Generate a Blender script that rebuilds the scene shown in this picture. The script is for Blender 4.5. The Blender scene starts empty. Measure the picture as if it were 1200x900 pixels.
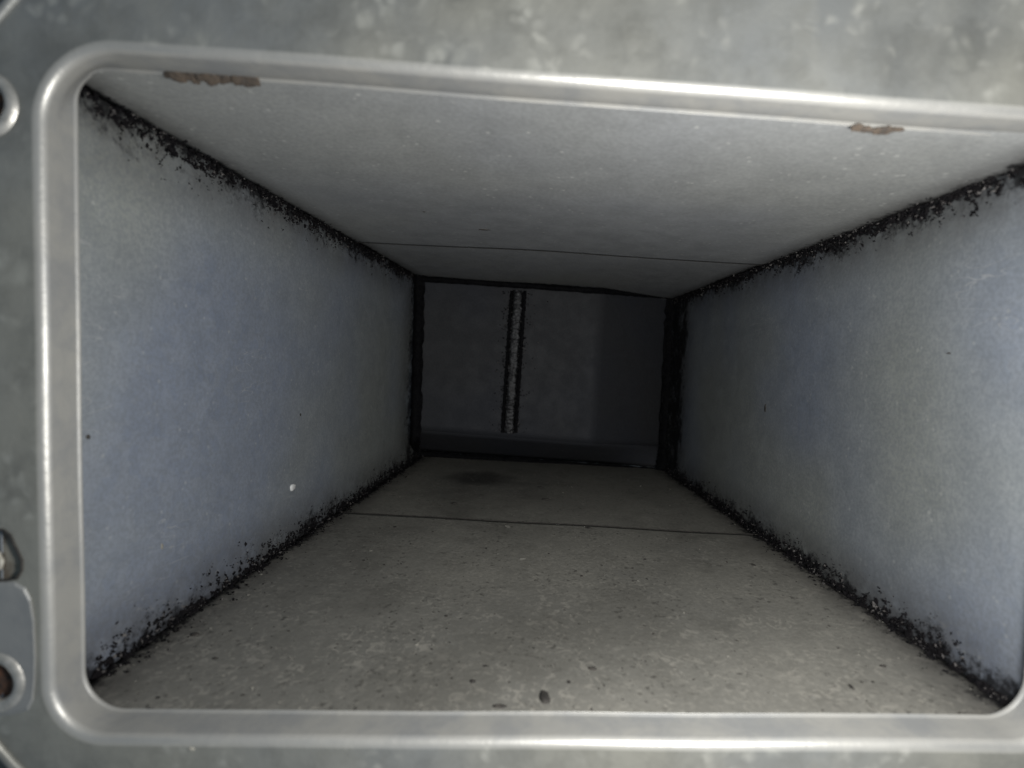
import bpy, bmesh, math, random
from mathutils import Vector, Matrix, noise
random.seed(7)
S = bpy.context.scene
C = S.collection

# ------------------------------------------------------------------ camera
FPX = 600.0                                     # focal length for a 1200 px wide picture
CAM = Vector((-.0111, -.1513, .0159))
def rot(rx, ry, rz):
    return (Matrix.Rotation(rz, 3, 'Z') @ Matrix.Rotation(rx, 3, 'X') @ Matrix.Rotation(ry, 3, 'Y'))
RC = rot(-.0412, -.0429, .0052)                 # columns: right, forward, up
cam_d = bpy.data.cameras.new('camera'); cam = bpy.data.objects.new('camera', cam_d); C.objects.link(cam)
cam_d.sensor_width = 36; cam_d.lens = FPX / 1200 * 36
cam_d.clip_start = .005; cam_d.clip_end = 50
cam_d.dof.use_dof = True; cam_d.dof.focus_distance = .33; cam_d.dof.aperture_fstop = 9
r_, f_, u_ = RC.col[0], RC.col[1], RC.col[2]
cam.matrix_world = Matrix(((r_.x, u_.x, -f_.x, CAM.x), (r_.y, u_.y, -f_.y, CAM.y), (r_.z, u_.z, -f_.z, CAM.z), (0, 0, 0, 1)))
S.camera = cam

# ------------------------------------------------------------------ light
W = bpy.data.worlds.new('World'); S.world = W; W.use_nodes = True
bg = W.node_tree.nodes['Background']; bg.inputs[0].default_value = (.66, .83, 1.0, 1); bg.inputs[1].default_value = .17
ld = bpy.data.lights.new('hand_torch', 'POINT'); ld.shadow_soft_size = .018; ld.energy = 1.8; ld.color = (1, .985, .955)
lo = bpy.data.objects.new('hand_torch', ld); C.objects.link(lo)
lo.location = (.060, -.110, .006)
S.cycles.max_bounces = 4; S.cycles.diffuse_bounces = 1; S.cycles.glossy_bounces = 3

S.view_settings.view_transform = 'Standard'; S.view_settings.look = 'None'
S.view_settings.exposure = .27; S.view_settings.gamma = 1

# ------------------------------------------------------------------ helpers
def ray(px, py):
    return (r_ * ((px - 600) / FPX) + f_ + u_ * ((450 - py) / FPX))
def at(px, py, Y):
    d = ray(px, py); k = (Y - CAM.y) / d.y
    return CAM + d * k
def lerp(a, b, t): return a + (b - a) * t
def nz(*a): return noise.noise(Vector(a))
def empty(name, loc, label, cat):
    o = bpy.data.objects.new(name, None); C.objects.link(o); o.location = loc; o.empty_display_size = .02
    o['label'] = label; o['category'] = cat
    return o
def wloc(o):
    v = Vector(o.location)
    while o.parent: o = o.parent; v += o.location
    return v
def link(name, me, mats, parent=None, smooth=True):
    o = bpy.data.objects.new(name, me); C.objects.link(o)
    for m in (mats if isinstance(mats, (list, tuple)) else [mats]): me.materials.append(m)
    if smooth:
        for p in me.polygons: p.use_smooth = True
    if parent:
        o.parent = parent; o.location = -wloc(parent)
    return o
def mesh(name, vs, fs):
    me = bpy.data.meshes.new(name); me.from_pydata([tuple(v) for v in vs], [], fs); me.update(); return me
def grid(name, fn, nu, nv, seam=None):
    vs = []; sd = []
    for j in range(nv + 1):
        for i in range(nu + 1):
            vs.append(fn(i / nu, j / nv))
            if seam: sd.append(seam(i / nu, j / nv))
    fs = [(j*(nu+1)+i, j*(nu+1)+i+1, (j+1)*(nu+1)+i+1, (j+1)*(nu+1)+i) for j in range(nv) for i in range(nu)]
    me = mesh(name, vs, fs)
    if seam:
        a = me.attributes.new('seam', 'FLOAT', 'POINT'); a.data.foreach_set('value', sd)
    return me
def face_to(me, p):
    """turn every face so that its normal looks at p"""
    bm = bmesh.new(); bm.from_mesh(me); bm.normal_update()
    for f in bm.faces:
        if f.normal.dot(p - f.calc_center_median()) < 0: f.normal_flip()
    bm.to_mesh(me); bm.free(); return me
def solid(o, t):
    m = o.modifiers.new('sheet', 'SOLIDIFY'); m.thickness = t; m.offset = -1; return o

# ------------------------------------------------------------------ materials
class N:
    def __init__(s, name):
        s.m = bpy.data.materials.new(name); s.m.use_nodes = True; s.t = s.m.node_tree
        s.b = s.t.nodes['Principled BSDF']; s.co = s.t.nodes.new('ShaderNodeTexCoord').outputs['Object']
    def l(s, a, b):
        if isinstance(a, (int, float, tuple)): b.default_value = a
        else: s.t.links.new(a, b)
    def noise(s, scale, detail=4, rough=.55, stretch=None, dist=0):
        n = s.t.nodes.new('ShaderNodeTexNoise'); n.inputs['Scale'].default_value = scale; n.inputs['Detail'].default_value = detail
        n.inputs['Roughness'].default_value = rough; n.inputs['Distortion'].default_value = dist
        co = s.co
        if stretch:
            mp = s.t.nodes.new('ShaderNodeMapping'); mp.inputs['Scale'].default_value = stretch
            if len(stretch) == 3: pass
            s.l(co, mp.inputs[0]); co = mp.outputs[0]
        s.l(co, n.inputs['Vector']); return n.outputs['Fac']
    def vor(s, scale, feature='F1', rand=1, out='Distance'):
        n = s.t.nodes.new('ShaderNodeTexVoronoi'); n.feature = feature; n.inputs['Scale'].default_value = scale
        n.inputs['Randomness'].default_value = rand
        s.l(s.co, n.inputs['Vector']); return n.outputs[out]
    def ramp(s, x, a, b, lo=0., hi=1.):
        n = s.t.nodes.new('ShaderNodeMapRange'); n.interpolation_type = 'SMOOTHSTEP'
        s.l(x, n.inputs[0])
        for i, v in enumerate((a, b, lo, hi)): n.inputs[i+1].default_value = v
        return n.outputs[0]
    def math(s, op, a, b=0.):
        n = s.t.nodes.new('ShaderNodeMath'); n.operation = op; s.l(a, n.inputs[0]); s.l(b, n.inputs[1]); return n.outputs[0]
    def mix(s, f, a, b):
        n = s.t.nodes.new('ShaderNodeMix'); n.data_type = 'RGBA'
        s.l(f, n.inputs[0]); s.l(a, n.inputs[6]); s.l(b, n.inputs[7]); return n.outputs[2]
    def attr(s, name):
        n = s.t.nodes.new('ShaderNodeAttribute'); n.attribute_name = name; return n.outputs['Fac']
    def bump(s, h, strength, dist=.001):
        n = s.t.nodes.new('ShaderNodeBump'); n.inputs['Strength'].default_value = strength; n.inputs['Distance'].default_value = dist
        s.l(h, n.inputs['Height']); s.l(n.outputs[0], s.b.inputs['Normal'])
    def done(s, col, rough=.5, metal=0., spec=.5):
        s.l(spec, s.b.inputs['Specular IOR Level'])
        s.l(col, s.b.inputs['Base Color']); s.l(rough, s.b.inputs['Roughness']); s.l(metal, s.b.inputs['Metallic']); return s.m

STAIN = (-.042, .345, -.083)
def sheet_metal(name, a, b, spread, dusty=0., spots=.5, mt=.30, rg=.08, sp=.5, scuff=.35, gm=.12, spg=.16):
    n = N(name)
    big = n.ramp(n.noise(5.5, 2), .36, .64)
    col = n.mix(big, a, b)
    mott = n.ramp(n.noise(620, 3, .75), .36, .64)
    sep = n.t.nodes.new('ShaderNodeSeparateColor'); n.l(n.vor(210, 'F1', 1, 'Color'), sep.inputs[0])
    col = n.mix(n.math('MULTIPLY', sep.outputs[0], spg), col, (.42, .43, .43, 1))
    k = lambda c, f: tuple(x * f for x in c[:3]) + (1,)
    mid = tuple((p + q) / 2 for p, q in zip(a, b))
    col = n.mix(n.math('MULTIPLY', mott, .5), col, k(mid, .70))
    grime = n.ramp(n.noise(38, 4, .65), .5, .75)
    col = n.mix(n.math('MULTIPLY', grime, gm), col, k(mid, .55))
    # pale zinc oxide flecks
    fl = n.math('MULTIPLY', n.ramp(n.vor(230), .24, .10), n.ramp(n.noise(75, 3), .52, .60))
    col = n.mix(n.math('MULTIPLY', fl, spots), col, (.72, .72, .68, 1))
    # fine scuffs
    sc = n.math('MULTIPLY', n.ramp(n.noise(60, 2, .5, (1.2, .18, 1.2), 2.2), .495, .503), n.ramp(n.noise(60, 2, .5, (1.2, .18, 1.2), 2.2), .512, .504))
    sc = n.math('MULTIPLY', sc, n.ramp(n.noise(16, 2), .55, .68))
    col = n.mix(n.math('MULTIPLY', sc, scuff), col, (.5, .5, .5, 1))
    if dusty:
        crk = n.ramp(n.noise(240, 3, .6, None, 1.4), .50, .64)
        crk = n.math('MULTIPLY', crk, n.ramp(n.noise(45, 4), .38, .62, .25, 1.))
        col = n.mix(n.math('MULTIPLY', crk, .6), col, (.30, .285, .25, 1))
        dk = n.math('MULTIPLY', n.ramp(n.noise(330, 3, .6), .56, .70), n.ramp(n.noise(30, 3), .36, .60))
        col = n.mix(n.math('MULTIPLY', dk, .75), col, (.05, .047, .042, 1))
    if dusty:
        vd = n.t.nodes.new('ShaderNodeVectorMath'); vd.operation = 'DISTANCE'; n.l(n.co, vd.inputs[0]); vd.inputs[1].default_value = STAIN
        bl = n.ramp(n.noise(13, 5, .65), .48, .68); col = n.mix(n.math('MULTIPLY', bl, .38), col, (.085, .081, .07, 1))
        sm = n.ramp(n.math('ADD', vd.outputs['Value'], n.math('MULTIPLY', n.noise(40, 3), .03)), .060, .034)
        col = n.mix(n.math('MULTIPLY', sm, .75), col, (.03, .029, .027, 1))
    # mould stain creeping out of the long seams, and falloff shade at the far wall ends
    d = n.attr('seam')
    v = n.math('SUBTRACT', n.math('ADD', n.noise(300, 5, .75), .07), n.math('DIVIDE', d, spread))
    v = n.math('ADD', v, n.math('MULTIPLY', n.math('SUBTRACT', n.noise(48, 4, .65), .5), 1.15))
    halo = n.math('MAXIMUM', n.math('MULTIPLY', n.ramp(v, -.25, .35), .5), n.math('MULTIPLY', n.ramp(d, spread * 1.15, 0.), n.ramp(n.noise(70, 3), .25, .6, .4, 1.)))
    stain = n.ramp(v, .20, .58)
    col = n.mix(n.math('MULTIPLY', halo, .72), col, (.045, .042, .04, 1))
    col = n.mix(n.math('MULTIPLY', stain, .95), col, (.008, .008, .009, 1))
    rough = n.math('ADD', n.ramp(n.noise(70, 4), .3, .7, .42 + rg, .58 + rg), n.math('MULTIPLY', stain, .4))
    metal = n.math('MULTIPLY', n.math('SUBTRACT', 1., stain), mt)
    h = n.math('ADD', n.math('MULTIPLY', n.noise(420, 2, .6), .5), n.math('MULTIPLY', n.noise(14, 2), 2.5))
    h = n.math('ADD', h, n.math('MULTIPLY', stain, .6))
    n.bump(h, .28 + dusty * .3, .0006)
    return n.done(col, rough, metal, n.math('MULTIPLY', n.math('SUBTRACT', 1., n.math('MULTIPLY', stain, .8)), sp))

BLUE = (.222, .256, .328, 1); GREEN = (.28, .296, .28, 1)
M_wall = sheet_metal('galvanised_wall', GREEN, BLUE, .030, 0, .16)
M_ceil = sheet_metal('galvanised_ceiling', (.37, .375, .36, 1), (.325, .335, .35, 1), .016, 0, .4)
M_floor = sheet_metal('dusty_floor_sheet', (.235, .226, .198, 1), (.160, .156, .140, 1), .021, 1., .06, .0, .10, .3, .0, .5, .0)
M_back = sheet_metal('galvanised_back_shaded', (.046, .047, .050, 1), (.039, .043, .055, 1), .006, 0, .0, .08, .2, .25, .0, .0, .0)  # far-end shade put into the base colour, darker and bluer than the walls

def frame_metal(name='frame_metal', lip=False):
    n = N(name)
    col = n.mix(n.ramp(n.noise(11, 3), .35, .65), (.32, .312, .272, 1), (.255, .262, .258, 1))
    col = n.mix(n.math('MULTIPLY', n.ramp(n.noise(90, 5, .65), .42, .7), .4), col, (.175, .172, .152, 1))
    wob = n.t.nodes.new('ShaderNodeTexNoise'); wob.inputs['Scale'].default_value = 130; n.l(n.co, wob.inputs['Vector'])
    vm = n.t.nodes.new('ShaderNodeVectorMath'); vm.operation = 'MULTIPLY_ADD'; n.l(wob.outputs['Color'], vm.inputs[0]); vm.inputs[1].default_value = (.006, .006, .009); n.l(n.co, vm.inputs[2]); n.co = vm.outputs[0]
    st = n.ramp(n.noise(85, 4, .6, (1, 1, .5)), .42, .66); col = n.mix(n.math('MULTIPLY', st, .22), col, (.38, .372, .33, 1))
    sp = n.math('MULTIPLY', n.ramp(n.vor(120), .5, .0), n.ramp(n.noise(42, 3), .48, .60))
    col = n.mix(n.math('MULTIPLY', sp, .38), col, (.55, .545, .48, 1))
    sp2 = n.math('MULTIPLY', n.ramp(n.vor(200), .55, .0), n.ramp(n.noise(33, 3), .50, .6))
    col = n.mix(n.math('MULTIPLY', sp2, .5), col, (.60, .59, .53, 1))
    gr = n.ramp(n.noise(26, 5, .6), .5, .72)
    col = n.mix(n.math('MULTIPLY', gr, .5), col, (.12, .122, .112, 1))
    n.bump(n.math('ADD', n.noise(300, 4), n.math('MULTIPLY', n.noise(45, 3), 1.2)), .25, .0005)
    if lip:
        lc = n.mix(n.ramp(n.noise(45, 5, .65), .38, .64), (.31, .305, .285, 1), (.245, .248, .245, 1))
        col = n.mix(n.attr('out'), lc, col)
        w = n.math('MULTIPLY', n.attr('worn_glint'), n.ramp(n.noise(28, 5, .65), .32, .62, .45, 1.))
        col = n.mix(w, col, (.50, .49, .46, 1))  # painted highlight: lighter worn colour along the bend and lip edge
        return n.done(col, n.math('SUBTRACT', .50, n.math('MULTIPLY', w, .10)), n.math('ADD', .22, n.math('MULTIPLY', w, .48)))
    return n.done(col, n.ramp(n.noise(60, 4), .3, .7, .36, .48), .42)
M_frame = frame_metal()
M_liprim = frame_metal('frame_lip', True)
def plain(name, a, b, scale, rough, metal=0., bump=.4, spec=.5):
    n = N(name); col = n.mix(n.ramp(n.noise(scale, 5, .65), .38, .64), a, b)
    n.bump(n.noise(scale * 2, 4), bump, .0006); return n.done(col, rough, metal, spec)
M_ring = plain('worn_ring_metal', (.55, .53, .49, 1), (.36, .35, .32, 1), 160, .42, .55)
M_rust = plain('rusty_bolt', (.11, .05, .026, 1), (.022, .016, .013, 1), 190, .8, .1, .8)
M_mould = plain('black_mould', (.009, .008, .009, 1), (.003, .003, .004, 1), 500, .9, 0, .4, .12)
M_grain = plain('grey_mould_grain', (.13, .122, .118, 1), (.03, .028, .028, 1), 300, .8, 0, .4, .3)
M_seal = plain('black_sealant', (.006, .006, .007, 1), (.002, .002, .003, 1), 240, .8, 0, .9, .12)
M_glue = plain('brown_adhesive', (.088, .066, .048, 1), (.05, .041, .034, 1), 420, .85, 0, .9)
M_rib = plain('crusted_seam_metal', (.021, .022, .024, 1), (.007, .007, .008, 1), 190, .42, .5, .9)
M_paint = plain('white_paint', (.74, .75, .74, 1), (.6, .6, .6, 1), 300, .6)
M_slot = plain('slot_grime', (.20, .19, .16, 1), (.10, .08, .06, 1), 160, .8, 0.)
M_slot2 = plain('slot_tongue_metal', (.48, .46, .40, 1), (.26, .245, .205, 1), 160, .6, .15)
M_dark = plain('dark_flake', (.045, .04, .034, 1), (.02, .018, .016, 1), 300, .8)
M_pale = plain('pale_flake', (.24, .23, .20, 1), (.14, .135, .12, 1), 300, .75)
M_house = plain('housing_metal', (.17, .17, .155, 1), (.10, .10, .09, 1), 70, .55, .4)

# ------------------------------------------------------------------ duct geometry
D = .449
TLn, BLn, BRn, TRn = at(42, 73, 0), at(42, 839, 0), at(1216, 849, 0), at(1268, 171, 0)
TLf, BLf, BRf, TRf = at(500, 332, D), at(494, 533, D), at(776, 548, D), at(788, 352, D)
YB = D - .055                                   # face of the back panel
AX = Vector((0, .2, 0))
def bil(a, b, c, d): return lambda s, t: lerp(lerp(a, b, s), lerp(d, c, s), t)
_fl, _ce = bil(BLn, BRn, BRf, BLf), bil(TLn, TRn, TRf, TLf)
_lw, _rw = bil(BLn, TLn, TLf, BLf), bil(BRn, TRn, TRf, BRf)
def edge(s): return math.sin(math.pi * s) ** .5 if 0 < s < 1 else 0
def floor_p(s, t):
    p = _fl(s, t); p.z += min(t, 0) * D * .25; p.z += edge(s) * .0009 * nz(p.x * 14, p.y * 11, 3); return p
def ceil_p(s, t):
    p = _ce(s, t); p.z -= min(t, 0) * D * .25; k = max(0, 1 - max(t, 0)); p.z += .0034 * math.sin(math.pi * s) * k * k + edge(s) * .0018 * nz(p.x * 9, p.y * 8, 9); return p
def left_p(s, t):
    p = _lw(s, t); p.x += edge(s) * .0022 * nz(p.z * 7, p.y * 7, 5); return p
def right_p(s, t):
    p = _rw(s, t); p.x += edge(s) * .0022 * nz(p.z * 7, p.y * 7, 7); return p
T0 = -.0095 / D; T1 = 1 + .06 / D

duct = empty('air_duct', (0, .2, min(BLn.z, BRn.z)), 'long rectangular galvanised duct with black mould along its corner seams', 'duct')
def seam_across(w): return lambda s, t: min(s, 1 - s) * w
def sheet(name, fn, t0, t1, mat, w, nu, nv, dz=Vector((0, 0, 0)), label=None, over=0.):
    """t0 and t1 may differ between the two sides (slanting joint)"""
    ov = lambda s: lerp(-over, 1 + over, s)
    g = lambda s, t: fn(ov(s), lerp(lerp(t0[0], t0[1], s), lerp(t1[0], t1[1], s), t)) + dz
    me = grid(name, g, nu, nv, lambda s, t: max(0, min(min(ov(s), 1 - ov(s)) * w, ((YB + .002 - lerp(lerp(t0[0], t0[1], s), lerp(t1[0], t1[1], s), t) * D) * .6) if over else 1)));  face_to(me, AX)  # side walls also darken towards the far end: mould stain plus light falloff
    o = solid(link(name, me, mat, duct), .0008)
    if label: o['label'] = label
    return o
def t_on(px, py, z_of):                          # depth parameter where a pixel's ray meets a level
    d = ray(px, py); k = (z_of - CAM.z) / d.z; return (CAM + d * k).y / D
WW, HH = .30, .185
# floor: two sheets with a lapped joint
ja, jb = .0 , .0
def joint(pa, pb, fn):
    out = []
    for px, py, s in ((pa[0], pa[1], 0.), (pb[0], pb[1], 1.)):
        lo_, hi_ = 0., 1.
        best = min((abs((lambda q: 450 - FPX * (q.dot(u_)) / q.dot(f_))(fn(s, t / 400) - CAM) - py), t / 400) for t in range(401))
        out.append(best[1])
    return out
fa = joint((418, 600), (872, 627), floor_p); ca = joint((432, 284), (872, 311), ceil_p)
print('joints', fa, ca)
gap = .0016
sheet('floor_sheet', floor_p, (T0, T0), fa, M_floor, WW, 60, 60, label='near grey floor sheet thick with dust and flakes')
sheet('floor_sheet', floor_p, [x - .004 / D for x in fa], (T1, T1), M_floor, WW, 60, 40, Vector((0, 0, -.0009)), 'far floor sheet beyond the joint')
sheet('ceiling_sheet', ceil_p, (T0, T0), ca, M_ceil, WW, 60, 60, label='near ceiling sheet')
sheet('ceiling_sheet', ceil_p, [x - .004 / D for x in ca], (T1, T1), M_ceil, WW, 60, 40, Vector((0, 0, .0009)), 'far ceiling sheet beyond the joint')
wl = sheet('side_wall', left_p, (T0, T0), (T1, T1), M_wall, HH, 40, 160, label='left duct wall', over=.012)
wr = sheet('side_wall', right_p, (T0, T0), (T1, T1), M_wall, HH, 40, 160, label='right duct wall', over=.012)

# back: main panel, right part turned away in place of a cast shadow, slanting strip along the floor
def on_edge(fn, s, Y): return fn(s, Y / D)
xb_top, xb_bot = at(704, 347, YB), at(693, 520, YB)
pl_b, pr_b = at(488, 504, YB), xb_bot
ptl = at(488, 320, YB); ptr = at(705, 334, YB)
YR = D + .02
prt, prb = at(800, 342, YR), at(782, 523, YR)
def panel(name, a, b, c, d, mat, nu=24, nv=24, amp=.0006, label=None):
    q = bil(a, b, c, d)
    def fn(s, t):
        p = q(s, t); p.y += amp * nz(p.x * 18, p.z * 18, 2); return p
    me = grid(name, fn, nu, nv, lambda s, t: .03); face_to(me, CAM)
    o = solid(link(name, me, mat, duct), .0008)
    if label: o['label'] = label
    return o
# main panel and the turned part share a soft bend: one strip of columns
def back_fn(s, t):
    if s < .68: p = lerp(lerp(pl_b, pr_b, s / .68), lerp(ptl, ptr, s / .68), t)
    else:
        k = (s - .68) / .32; p = lerp(lerp(pr_b, prb, k), lerp(ptr, prt, k), t)
    if t > .999: p = p + Vector((0, 0, .004))
    p = p.copy(); p.y += .0005 * nz(p.x * 18, p.z * 18, 2); return p
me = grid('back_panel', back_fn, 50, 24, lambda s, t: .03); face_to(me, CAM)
bp = solid(link('back_panel', me, M_back, duct), .0008); bp['label'] = 'back panel closing the far end, coloured and bent for shade'
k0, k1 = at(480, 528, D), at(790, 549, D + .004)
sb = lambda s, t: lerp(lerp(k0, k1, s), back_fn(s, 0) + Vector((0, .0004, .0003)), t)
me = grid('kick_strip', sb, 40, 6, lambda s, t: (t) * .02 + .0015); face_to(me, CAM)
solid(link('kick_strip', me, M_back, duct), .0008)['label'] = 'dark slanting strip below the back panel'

# crusted standing seam on the back panel
def strip_along(name, pts, w, h, mat, parent, amp, seed, n=60, sides=7, normal=Vector((0, -1, 0)), pw=.6):
    """lumpy half-round ridge following pts"""
    vs, fs = [], []
    for i in range(n + 1):
        x = i / n * (len(pts) - 1); k = min(int(x), len(pts) - 2); p = lerp(pts[k], pts[k+1], x - k)
        tg = (pts[k+1] - pts[k]).normalized(); sd = tg.cross(normal).normalized()
        for j in range(sides):
            a = math.pi * j / (sides - 1)
            q = p + sd * math.cos(a) * w / 2 * (1 + amp * nz(i * .9, j * 1.7, seed)) + normal * (math.sin(a) ** pw * h * (1 + amp * nz(i * .8, j * 2.1, seed + 5)) if 0 < j < sides - 1 else -.001)
            vs.append(q)
    for i in range(n):
        for j in range(sides - 1):
            a = i * sides + j; fs.append((a, a + 1, a + sides + 1, a + sides))
    me = mesh(name, vs, fs); face_to(me, CAM)
    return link(name, me, mat, parent)
rt, rb = at(607, 341, YB - .001), at(596, 507, YB - .001)
rib = strip_along('standing_seam', [rt, rb], .0105, .0045, M_rib, duct, .3, 3, 130, 9, Vector((0, -1, 0)), .22)
rib['label'] = 'crusted vertical seam on the back panel'
for dx, sd in ((-7.2, 11), (8.2, 17)):
    strip_along('sealant_line', [at(607 + dx, 341, YB - .001), at(596 + dx, 507, YB - .001)], .0036, .0016, M_seal, rib, .8, sd, 90)

# dirt packed into the lapped joints
strip_along('joint_dirt', [floor_p(s / 12, lerp(fa[0], fa[1], s / 12) + .0008 / D) for s in range(13)], .0009, .0003, M_dark, duct, .9, 31, 160, 5, Vector((0, 0, 1)))
strip_along('joint_dirt', [ceil_p(s / 12, lerp(ca[0], ca[1], s / 12) + .0006 / D) for s in range(13)], .00035, .00012, M_dark, duct, .9, 33, 160, 5, Vector((0, 0, -1)))

# black sealant in the corners of the far end
def corner_bead(pts, w, h, seed, normal):
    o = strip_along('corner_sealant', pts, w, h, M_seal, duct, .45, seed, 60, 7, normal); return o
nv = lambda x, z: Vector((x, -1, z)).normalized()
corner_bead([at(492, 318, YB - .001), at(487, 515, YB - .001), at(484, 536, D - .002)], .011, .005, 21, nv(.5, 0))
corner_bead([at(790, 340, D), at(780, 530, D), at(776, 552, D - .01)], .016, .008, 22, nv(-.6, 0))
corner_bead([at(485, 326, YB - .002), at(610, 334, YB - .002), at(705, 341, YB - .002), at(800, 348, D)], .006, .004, 23, nv(0, -.6))
corner_bead([at(480, 531, D - .004), at(600, 539, D - .004), at(785, 553, D - .004)], .007, .003, 24, nv(0, .7))

# ------------------------------------------------------------------ mould crust along the long seams
OCT_F = [(0,2,4),(2,1,4),(1,3,4),(3,0,4),(2,0,5),(1,2,5),(3,1,5),(0,3,5)]
def crumb(vs, fs, ms, p, ax, sz, mat):
    """irregular eight-sided crumb at p, stretched along ax"""
    a = ax.normalized(); b = a.orthogonal().normalized(); b.rotate(Matrix.Rotation(random.uniform(0, 6.28), 3, a)); c = a.cross(b)
    n0 = len(vs); r = lambda: random.uniform(.55, 1.35)
    l = random.uniform(1.0, 2.1)
    for v in (a*l*r(), -a*l*r(), b*r(), -b*r(), c*.7*r(), -c*.7*r()):
        vs.append(p + v * sz + Vector((random.uniform(-.3,.3), random.uniform(-.3,.3), random.uniform(-.3,.3))) * sz)
    for f in OCT_F: fs.append(tuple(n0 + i for i in f)); ms.append(mat)
def build_crumbs(name, vs, fs, ms, mats, parent):
    me = mesh(name, vs, fs); me.materials.clear()
    o = link(name, me, mats, parent, smooth=False)
    me.polygons.foreach_set('material_index', ms); o['kind'] = 'stuff'
    return o
def crust(label, wall, wall_s, other, other_s, seed, n, rate_w, rate_o, share):
    """wall(s,t) with seam at s=wall_s (0/1); other is the floor or ceiling"""
    vs, fs, ms = [], [], []
    tries = 0
    while len(fs) < n * 8 and tries < n * 14:
        tries += 1
        t = random.random() ** 1.25 * .99 + .004
        onw = random.random() < share
        fn, s0, rate, wd = (wall, wall_s, rate_w, HH) if onw else (other, other_s, rate_o, WW)
        fill = .72 + 1.0 * nz(t * 23, seed, 1.3) + .35 * nz(t * 70, seed, 5.3)
        d = random.expovariate(1 / (rate * max(.18, fill)))
        if d > rate * 2.6: continue
        y = t * D
        cl = nz(y * 330, d * 330, seed) * .6 + nz(y * 900, d * 900, seed + 3) * .4
        if cl < -.05 + .34 * (d / (rate * 2.2)) + max(0, .5 - t * 7): continue
        s = d / wd if s0 == 0 else 1 - d / wd
        p = fn(s, t)
        inward = (AX - p); inward.y = 0
        eps = .0004
        q = fn(s + (.01 if s < .5 else -.01), t) - p
        nrm = q.cross(Vector((0, 1, 0))).normalized()
        if nrm.dot(inward) < 0: nrm = -nrm
        sz = min(.00075, random.lognormvariate(math.log(.00027), .5)) * (1.25 if d < rate else .85)
        lift = random.uniform(0, .0006) if d > .0012 else random.uniform(0, .0022)
        p = p + nrm * lift
        dr = (q.normalized() * random.uniform(-.2, 1) + Vector((random.uniform(-.8, .8), random.uniform(-1, 1), random.uniform(-.5, .5))) * .8 + nrm * random.uniform(-.3, .5))
        crumb(vs, fs, ms, p, dr, sz, 1 if random.random() < .08 else 0)
    o = build_crumbs('mould_crust', vs, fs, ms, [M_mould, M_grain], duct); o['label'] = label
crust('black mould crust along the left ceiling seam', left_p, 1, ceil_p, 0, 2.1, 9500, .0072, .0030, .78)
crust('black mould crust along the left floor seam', left_p, 0, floor_p, 0, 5.7, 9500, .0070, .0068, .64)
crust('black mould crust along the right floor seam', right_p, 0, floor_p, 1, 8.4, 9500, .0064, .0048, .70)
crust('black mould crust along the right ceiling seam', right_p, 1, ceil_p, 1, 11.9, 9500, .0064, .0024, .80)
# crumbs beside the seam on the back panel
vs, fs, ms = [], [], []
for i in range(1500):
    k = random.random(); c = lerp(at(607, 341, YB), at(596, 507, YB), k)
    sd = random.choice((-1, 1)); dx = sd * (.0035 + random.expovariate(1 / .0030))
    crumb(vs, fs, ms, c + Vector((dx, -.0006 - (.004 if abs(dx) < .005 else 0), 0)), Vector((random.uniform(-1, 1), 0, random.uniform(-1, 1))) + Vector((0, .01, 0)), random.uniform(.0003, .0009), 0 if random.random() < .85 else 1)
build_crumbs('mould_crust', vs, fs, ms, [M_mould, M_grain], duct)['label'] = 'mould specks beside the back seam'

# ------------------------------------------------------------------ dust flakes and marks
def flake(vs, fs, ms, p, sz, mat, nrm=Vector((0, 0, 1))):
    a = Vector((random.uniform(-1, 1), random.uniform(-1, 1), random.uniform(-1, 1)))
    a = (a - nrm * a.dot(nrm)).normalized(); b = nrm.cross(a)
    k = random.randint(4, 6); n0 = len(vs); l = random.uniform(.4, 1.)
    tl = random.uniform(-.25, .25)
    for lay in (0, 1):
        for i in range(k):
            w = 6.283 * i / k; rr = sz * (.6 + .4 * ((i * 7 + n0) % 5) / 4)
            x, y = math.cos(w) * rr, math.sin(w) * rr * l
            vs.append(p + a * x + b * y + nrm * (lay * sz * .22 + x * tl + .00005))
    fs.append(tuple(n0 + k + i for i in range(k))); ms.append(mat)
    for i in range(k):
        j = (i + 1) % k; fs.append((n0 + i, n0 + j, n0 + k + j, n0 + k + i)); ms.append(mat)
vs, fs, ms = [], [], []
for i in range(2600):
    s, t = random.random(), random.random() ** 1.5 * .93
    if nz(s * 9, t * 14, 1) * .6 + nz(s * 30, t * 45, 4) < -.12: continue
    if any(abs(t - lerp(fa[0], fa[1], s)) < .006 for _ in (0,)): continue
    p = floor_p(s, t)
    if t > lerp(fa[0], fa[1], s): p.z -= .0009
    flake(vs, fs, ms, p, random.lognormvariate(math.log(.00034), .5), 0 if random.random() < .5 else 1)
o = build_crumbs('dust_flakes', vs, fs, ms, [M_dark, M_pale], duct); o['label'] = 'fine dust flakes scattered on the floor sheet'

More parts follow.
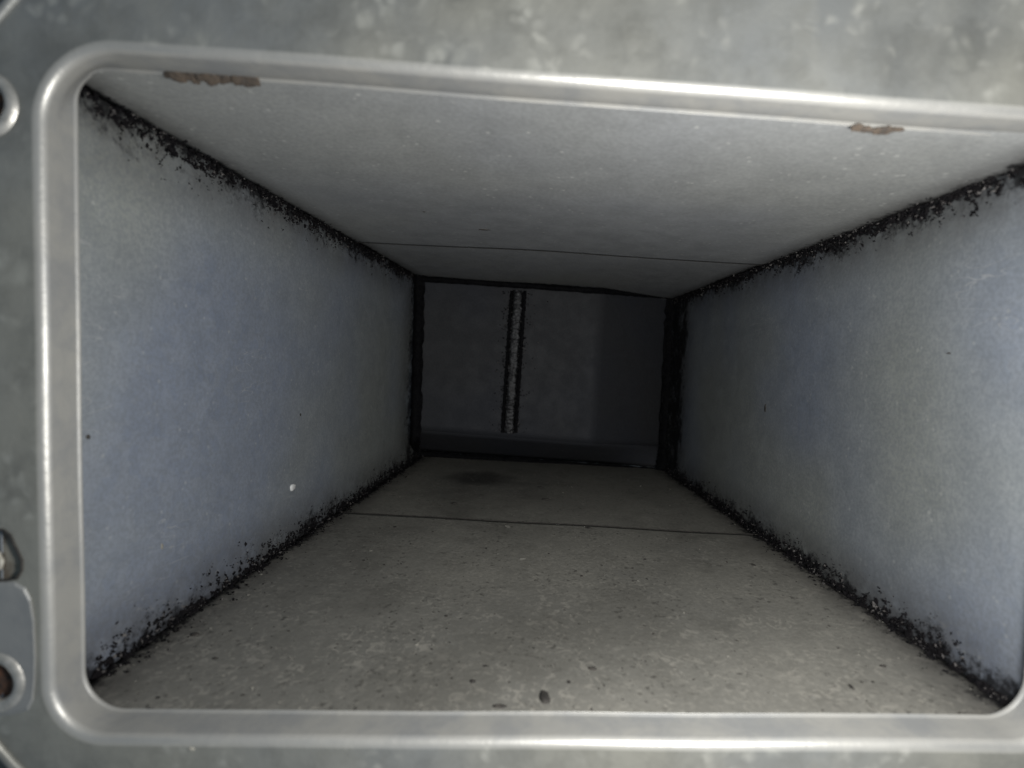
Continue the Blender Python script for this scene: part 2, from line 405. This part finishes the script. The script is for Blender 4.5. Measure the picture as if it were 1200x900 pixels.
def hit(px, py, fn, lo_=(0., 0.), hi_=(1., 1.)):
    """point of a duct surface seen at a pixel: nearest of a coarse to fine search over (s, t)"""
    best = None; c = (.5, .45); w = (.5, .48)
    for it in range(7):
        cand = []
        for i in range(-8, 9):
            for j in range(-8, 9):
                s, t = c[0] + w[0] * i / 8, c[1] + w[1] * j / 8
                q = fn(s, t) - CAM; z = q.dot(f_)
                if z < .02: continue
                cand.append(((600 + FPX * q.dot(r_) / z - px) ** 2 + (450 - FPX * q.dot(u_) / z - py) ** 2, s, t))
        b = min(cand); c = (b[1], b[2]); w = (w[0] * .28, w[1] * .28)
    return fn(*c), c
def blob(name, p, nrm, along, l, w, h, mat, parent, seed=0, n=14, label=None):
    """flat irregular crust stuck on a surface"""
    nrm = nrm.normalized(); a = (along - nrm * along.dot(nrm)).normalized(); b = nrm.cross(a)
    vs, fs = [], []
    for lay, (kr, kh) in enumerate(((1., -.0002 / h), (.95, .55), (.6, 1.))):
        for i in range(n):
            w_ = 6.283 * i / n; e = 1 + .38 * nz(math.cos(w_) * 2, math.sin(w_) * 2, seed + .3)  + .2 * nz(i * 2.7, seed, .1)
            vs.append(p + a * math.cos(w_) * l / 2 * kr * e + b * math.sin(w_) * w / 2 * kr * e + nrm * h * kh * (1 + .3 * nz(i * 1.3, lay, seed)))
    vs.append(p + nrm * h)
    for lay in (0, 1):
        for i in range(n):
            j = (i + 1) % n; fs.append((lay*n+i, lay*n+j, (lay+1)*n+j, (lay+1)*n+i))
    for i in range(n): fs.append((2*n+i, 2*n+(i+1) % n, 3*n))
    me = mesh(name, vs, fs); bm = bmesh.new(); bm.from_mesh(me); bmesh.ops.recalc_face_normals(bm, faces=bm.faces); bm.to_mesh(me); bm.free()
    o = link(name, me, mat, parent, smooth=True)
    if label: o['label'] = label
    return o
UP, DN, RT, LF, FW = Vector((0,0,1)), Vector((0,0,-1)), Vector((1,0,0)), Vector((-1,0,0)), Vector((0,1,0))
ROOT = duct
# marks on the walls
for (px, py, fn, nrm, al, l, w, h, mat, lab) in (
    (343, 571, left_p, RT, FW, .0062, .0040, .0008, M_paint, 'white paint spot on the left wall'),
    (190, 640, left_p, RT, UP, .0030, .0012, .0003, M_pale, 'pale chip mark on the left wall'),
    (103, 512, left_p, RT, FW, .0016, .0014, .0004, M_dark, 'dark speck on the left wall by the frame'),
    (352, 486, left_p, RT, UP, .0016, .0014, .0004, M_dark, 'dark speck halfway along the left wall'),
    (897, 478, right_p, LF, UP, .0050, .0020, .0004, M_dark, 'short dark mark on the right wall'),
    (1112, 414, right_p, LF, FW, .0020, .0006, .0002, M_dark, 'thin dark nick on the right wall'),
    (568, 269, ceil_p, DN, RT, .0075, .0022, .0004, M_dark, 'dark scuff on the ceiling'),
    (497, 248, ceil_p, DN, RT, .0016, .0012, .0003, M_dark, 'tiny dark speck on the ceiling'),
    (638, 818, floor_p, UP, FW, .0062, .0032, .0009, M_dark, 'dark leaf scrap on the floor by the frame'),
    (554, 799, floor_p, UP, RT, .0020, .0016, .0006, M_dark, 'dark crumb on the floor'),
    (695, 784, floor_p, UP, RT, .0032, .0018, .0006, M_dark, 'dark crumb on the floor'),
    (586, 828, floor_p, UP, RT, .0046, .0015, .0006, M_dark, 'dark crumb at the frame edge'),
    (525, 609, floor_p, UP, RT, .0040, .0016, .0006, M_dark, 'dark crumb at the floor joint'),
    (690, 619, floor_p, UP, RT, .0040, .0022, .0006, M_dark, 'dark crumb at the floor joint'),
    (612, 655, floor_p, UP, RT, .0040, .0016, .0006, M_pale, 'pale chip on the floor'),
    (634, 571, floor_p, UP, RT, .0060, .0024, .0006, M_dark, 'dark crumb near the back'),
    (640, 585, floor_p, UP, RT, .0070, .0024, .0006, M_dark, 'dark crumb near the back'),
    (532, 590, floor_p, UP, RT, .0050, .0022, .0006, M_dark, 'dark crumb near the back'),
    (229, 744, floor_p, UP, RT, .0036, .0022, .0007, M_dark, 'dark crumb beside the left seam'),
    (252, 772, floor_p, UP, RT, .0022, .0010, .0005, M_dark, 'dark crumb beside the left seam'),
    (1035, 781, floor_p, UP, RT, .0022, .0012, .0005, M_dark, 'dark crumb beside the right seam'),
    (1022, 828, floor_p, UP, FW, .0060, .0011, .0006, M_pale, 'pale sliver on the floor by the frame'),
    (998, 806, floor_p, UP, FW, .0030, .0009, .0006, M_dark, 'dark sliver on the floor'),
):
    p, c = hit(px, py, fn)
    nm = 'paint_spot' if mat is M_paint else ('chip' if mat is M_pale else 'speck')
    blob(nm, p, nrm, al, l, w, h, mat, ROOT, px * .37, label=lab)

# ------------------------------------------------------------------ pressed frame round the opening
DP, BR = .0106, .0026                            # lip depth, bend radius
LIP = [at(88, 80, 0), at(1250, 165, 0), at(1201, 841, 0), at(97, 833, 0)]     # TL TR BR BL
RAD = [.0185, .016, .0135, .0145]
def loop(outset, Y, rad_add=None, wav=0., nc=14, ns=26, rads=None):
    """rounded quadrilateral, points clockwise from the top left corner"""
    pts = []
    c = Vector((sum(p.x for p in LIP) / 4, 0, sum(p.z for p in LIP) / 4))
    sg = [(-1, 1), (1, 1), (1, -1), (-1, -1)]
    P = [Vector((p.x + sx * outset, Y, p.z + sz * outset)) for p, (sx, sz) in zip(LIP, sg)]
    arcs = []
    for i in range(4):
        p, a, b = P[i], P[i-1], P[(i+1) % 4]
        r = (rads[i] if rads else RAD[i]) + (outset if rad_add is None else rad_add)
        da, db = (a - p).normalized(), (b - p).normalized()
        half = da.angle(db) / 2; L = r / math.tan(half); cc = p + (da + db).normalized() * (r / math.sin(half))
        s, e = p + da * L - cc, p + db * L - cc
        ang = s.angle(e); arc = []
        for k in range(nc + 1):
            f = k / nc; arc.append(cc + (s * math.sin((1 - f) * ang) + e * math.sin(f * ang)) / math.sin(ang))
        arcs.append(arc)
    for i in range(4):
        pts += arcs[i]
        a, b = arcs[i][-1], arcs[(i+1) % 4][0]
        for k in range(1, ns): pts.append(lerp(a, b, k / ns))
    return pts
loops = []
# thin turned-in end of the lip, the lip, the bend
ends = [(.0006, .0012), (.0001, .0012), (-.0003, .0007), (-.0002, .0003), (.0002, -.0003), (.0003, -.0020), (.0003, -.0045), (.0003, -.0064)]
RIN = [.0085, .014, .0125, .0125]               # the lip's end is squarer than its bend
for k, (o_, y_) in enumerate(ends):
    w_ = max(0, min(1, (.0006 - y_) / .0066)); loops.append(loop(o_, y_, rads=[lerp(a, b, w_) for a, b in zip(RIN, RAD)]))
for k in range(1, 11):
    a = math.pi / 2 * k / 10; loops.append(loop(.0003 + BR * (1 - math.cos(a)), -DP + BR * (1 - math.sin(a))))
nl = len(loops[0]); vs, fs = [], []
for j, L in enumerate(loops):
    for i, p in enumerate(L):
        if j in (1, 2, 3, 4) and p.z > 0 and p.x > LIP[0].x + .004: p = p + Vector((0, 0, .0005))
        k = .00035 * nz(p.x * 22, p.z * 22, 1.5)
        vs.append(p + Vector((k, 0, k)))
frame = empty('pressed_frame', (0, -DP, LIP[3].z - .03), 'worn grey metal frame with rolled lip round the duct opening', 'frame')
def band(name, j0, j1, mat):
    fs = [(j*nl+i, j*nl+(i+1) % nl, (j+1)*nl+(i+1) % nl, (j+1)*nl+i) for j in range(j1 - j0) for i in range(nl)]
    me = mesh(name, vs[j0*nl:(j1+1)*nl], fs); face_to(me, CAM)
    for an in ('out', 'worn_glint'):
        at_ = me.attributes.new(an, 'FLOAT', 'POINT'); vals = []
        for j in range(j0, j1 + 1):
            for i in range(nl):
                k = (j - 8) / 10                     # 0 at the start of the bend, 1 at the flange
                if an == 'out': vals.append(max(0., min(1., (k - .45) * 2)))
                elif j >= 7: vals.append(math.exp(-((k - .5) / .27) ** 2))
                else: vals.append((.55 if vs[j*nl+i].x < LIP[0].x + .006 else .25 if vs[j*nl+i].z < 0 else 0.) if j in (2, 3) else 0.)
        at_.data.foreach_set('value', vals)
    return link(name, me, mat, frame)
band('lip_edge', 0, 4, M_liprim); band('lip_wall', 4, 8, M_liprim); band('rolled_bend', 8, len(loops) - 1, M_liprim)
inner = [vs[(len(loops)-1)*nl+i] for i in range(nl)]

# flat flange with its holes
def circle(px, py, rpx, n=28):
    c = at(px, py, -DP); r = rpx * (-DP - CAM.y) / FPX; return [c + Vector((math.cos(6.2832*i/n), 0, math.sin(6.2832*i/n))) * r for i in range(n)], c, r
holeA, cA, rA = circle(-18, 123, 26)
holeB, cB, rB = circle(-4, 798, 24)
slot_px = [(-40, 628), (-20, 620), (4, 621), (12, 627), (26, 656), (26, 668), (20, 678), (8, 680), (-40, 681)]
slot = [at(x, y, -DP) for x, y in slot_px]
def outer_loop():
    pts = []
    x0, x1, y0, y1, r = -62, 1330, -80, 975, 268
    for cx, cy, a0, rr in ((x0 + r, y0 + r, 180, r), (x1 - 200, y0 + 200, 270, 200), (x1 - 200, y1 - 200, 0, 200), (x0 + r, y1 - r, 90, r)):
        for k in range(13):
            a = math.radians(a0 + 90 * k / 12); pts.append(at(cx + rr * math.cos(a), cy + rr * math.sin(a), -DP))
    return pts
outer = outer_loop()
bm = bmesh.new(); es = []
def add_loop(pts):
    v = [bm.verts.new(p) for p in pts]
    for i in range(len(v)): es.append(bm.edges.new((v[i], v[(i+1) % len(v)])))
    return v
vo = add_loop(outer); add_loop([Vector((p.x, -DP, p.z)) for p in inner]); add_loop(holeA); add_loop(holeB); add_loop(slot)
bmesh.ops.triangle_fill(bm, use_beauty=True, use_dissolve=False, edges=es)
bmesh.ops.recalc_face_normals(bm, faces=bm.faces)
me = bpy.data.meshes.new('flange'); bm.to_mesh(me); bm.free(); face_to(me, CAM)
fl = link('flange', me, M_frame, frame, smooth=False); solid(fl, .0018)

def tube(name, path, rad, mat, parent, closed=True, n=10, flat=1.):
    vs, fs = [], []; m = len(path)
    for i in range(m):
        a, b = path[i-1] if (closed or i) else path[i], path[(i+1) % m] if (closed or i < m-1) else path[i]
        tg = (b - a).normalized(); s = tg.cross(Vector((0, 1, 0))).normalized()
        for j in range(n):
            w = 6.2832 * j / n; vs.append(path[i] + s * math.cos(w) * rad + Vector((0, 1, 0)) * math.sin(w) * rad * flat)
    for i in range(m if closed else m - 1):
        for j in range(n):
            i2 = (i + 1) % m; j2 = (j + 1) % n; fs.append((i*n+j, i*n+j2, i2*n+j2, i2*n+j))
    me = mesh(name, vs, fs); bm = bmesh.new(); bm.from_mesh(me); bmesh.ops.recalc_face_normals(bm, faces=bm.faces); bm.to_mesh(me); bm.free()
    return link(name, me, mat, parent)
# rolled outer edge
tube('rolled_edge', outer, .0014, M_frame, frame, n=8)

def ring(c, r0, r1, label):
    """raised ring pressed round a bolt hole, with the rusty bolt shank inside"""
    prof = [(r0 - .0002, .0022), (r0 - .0001, -.0004), (r0 + .0004, -.0012), (lerp(r0, r1, .5), -.0015), (r1 - .0006, -.0010), (r1, .0003)]
    n = 40; vs, fs = [], []
    for i in range(n):
        a = 6.2832 * i / n; e = 1 + .02 * nz(math.cos(a) * 2, math.sin(a) * 2, r1 * 900)
        for r, y in prof: vs.append(c + Vector((math.cos(a) * r * e, y, math.sin(a) * r * e)))
    m = len(prof)
    for i in range(n):
        for j in range(m - 1): i2 = (i+1) % n; fs.append((i*m+j, i*m+j+1, i2*m+j+1, i2*m+j))
    me = mesh('hole_ring', vs, fs); face_to(me, c + Vector((0, -.05, 0)))
    o = link('hole_ring', me, M_ring, frame); o['label'] = label
    vs, fs = [], []
    for j, (k, y) in enumerate(((1.7, .0024), (.85, .0012), (.45, .0006), (0.05, .0004))):
        for i in range(16): a = 6.2832 * i / 16; vs.append(c + Vector((math.cos(a) * r0 * k, y + .0006 * nz(i, j, 4), math.sin(a) * r0 * k)))
    for j in range(3):
        for i in range(16): i2 = (i+1) % 16; fs.append((j*16+i, j*16+i2, (j+1)*16+i2, (j+1)*16+i))
    fs.append(tuple(48 + i for i in range(16)))
    me = mesh('rusty_bolt', vs, fs); face_to(me, c + Vector((0, -.05, 0)))
    link('rusty_bolt', me, M_rust, o)['label'] = 'rusty bolt end down in the hole'
px1 = (-DP - CAM.y) / FPX
ring(cA, 26 * px1, 40 * px1, 'raised ring round the upper bolt hole')
ring(cB, 24 * px1, 39 * px1, 'raised ring round the lower bolt hole')
# slot: dark rim and the metal tongue behind it
tube('slot_rim', slot, .0004, M_dark, frame, n=6)
def plate(name, pxs, Y, th, mat, parent, bev=.0006, label=None):
    bm = bmesh.new(); v = [bm.verts.new(at(x, y, Y)) for x, y in pxs]; f = bm.faces.new(v); bm.normal_update()
    if f.normal.y > 0: f.normal_flip()
    ex = bmesh.ops.extrude_face_region(bm, geom=[f]); nv_ = [g for g in ex['geom'] if isinstance(g, bmesh.types.BMVert)]
    bmesh.ops.translate(bm, verts=nv_, vec=(0, -th, 0))
    top = [e for e in bm.edges if all(x in nv_ for x in e.verts)]
    bmesh.ops.bevel(bm, geom=top, offset=bev, segments=3, profile=.5, affect='EDGES')
    bmesh.ops.recalc_face_normals(bm, faces=bm.faces)
    me = bpy.data.meshes.new(name); bm.to_mesh(me); bm.free(); o = link(name, me, mat, parent)
    m = o.modifiers.new('wn', 'WEIGHTED_NORMAL')
    if label: o['label'] = label
    return o
plate('slot_backing', [(-46, 612), (34, 612), (34, 690), (-46, 690)], -DP + .0020, .0008, M_slot, frame)
plate('slot_tongue', [(-46, 640), (-8, 640), (2, 646), (7, 656), (5, 666), (-4, 670), (-46, 670)], -DP + .0012, .0012, M_slot2, frame, .0005, 'bright worn metal tongue inside the slot')
# pressed pad round the lower hole
pad = [(-70, 700), (-40, 686), (-4, 680), (18, 680), (30, 687), (37, 700), (41, 725), (43, 770), (42, 800), (40, 822), (34, 834), (10, 840), (-40, 842), (-70, 842)]
def pad_mesh():
    bm = bmesh.new(); es_ = []
    lo_ = [bm.verts.new(at(x, y, -DP + .0002)) for x, y in pad]
    cx, cy = -6, 770
    k = .93
    hi_ = [bm.verts.new(at(cx + (x - cx) * k, cy + (y - cy) * k, -DP - .0006)) for x, y in pad]
    hole = [bm.verts.new(cB + (p - cB) * 1.35 + Vector((0, -.0006, 0))) for p in holeB]
    n = len(pad)
    for i in range(n): bm.faces.new((lo_[i], lo_[(i+1) % n], hi_[(i+1) % n], hi_[i]))
    es_ = [bm.edges.get((hi_[i], hi_[(i+1) % n])) for i in range(n)]
    m = len(hole); es_ += [bm.edges.new((hole[i], hole[(i+1) % m])) for i in range(m)]
    bmesh.ops.triangle_fill(bm, use_beauty=True, edges=es_)
    me = bpy.data.meshes.new('pressed_pad'); bm.to_mesh(me); bm.free(); return face_to(me, CAM)
link('pressed_pad', pad_mesh(), plain('pad_metal', (.29, .292, .285, 1), (.23, .236, .238, 1), 60, .45, .3), frame, smooth=False)['label'] = 'lighter pressed pad round the lower bolt hole'

# brown adhesive left along the top of the lip
def residue(pxs, label, seed):
    for k, (x, y, lpx, wpx) in enumerate(pxs):
        p = at(x, y, .0004)
        o = blob('adhesive_residue', p, Vector((0, -.5, -1)), Vector((1, 0, -.07)), lpx * .00026, wpx * .0007, .00013, M_glue, frame, seed + k, 22, label)
rg = random.Random(4)
residue([(200 + k * 9.5 + rg.uniform(-3, 3), 89 + k * .65 + rg.uniform(-1, 1), rg.uniform(12, 22), rg.uniform(3, 6.5)) for k in range(11)], 'brown adhesive left on the lip, upper left', 3.1)
residue([(1003 + k * 6.2, 150 + 4 * math.sin(k / 9 * 3.1) + rg.uniform(-.6, .6), rg.uniform(8, 15), rg.uniform(1.5, 4.2)) for k in range(10)], 'brown adhesive left on the lip, upper right', 9.7)
# white drip mark on the flange below the lip
c = at(224, 878, -DP); blob('paint_spot', c, Vector((0, -1, 0)), RT, .0022, .0012, .0002, M_slot2, frame, 3.3)

# housing panel behind the frame (a corner of it shows past the frame's rounded corners)
def ringplate():
    bm = bmesh.new()
    a = [at(x, y, -DP + .0035) for x, y in ((-400, -300), (1600, -300), (1600, 1200), (-400, 1200))]
    b = [at(x, y, -DP + .0035) for x, y in ((28, 30), (1250, 130), (1225, 880), (28, 872))]
    va, vb = [bm.verts.new(p) for p in a], [bm.verts.new(p) for p in b]
    for i in range(4): bm.faces.new((va[i], va[(i+1) % 4], vb[(i+1) % 4], vb[i]))
    me = bpy.data.meshes.new('housing_panel'); bm.to_mesh(me); bm.free(); return face_to(me, CAM)
hp = link('housing_panel', ringplate(), M_house, None, smooth=False); solid(hp, .002)
hp['kind'] = 'structure'; hp['label'] = 'dull grey housing panel behind the frame'
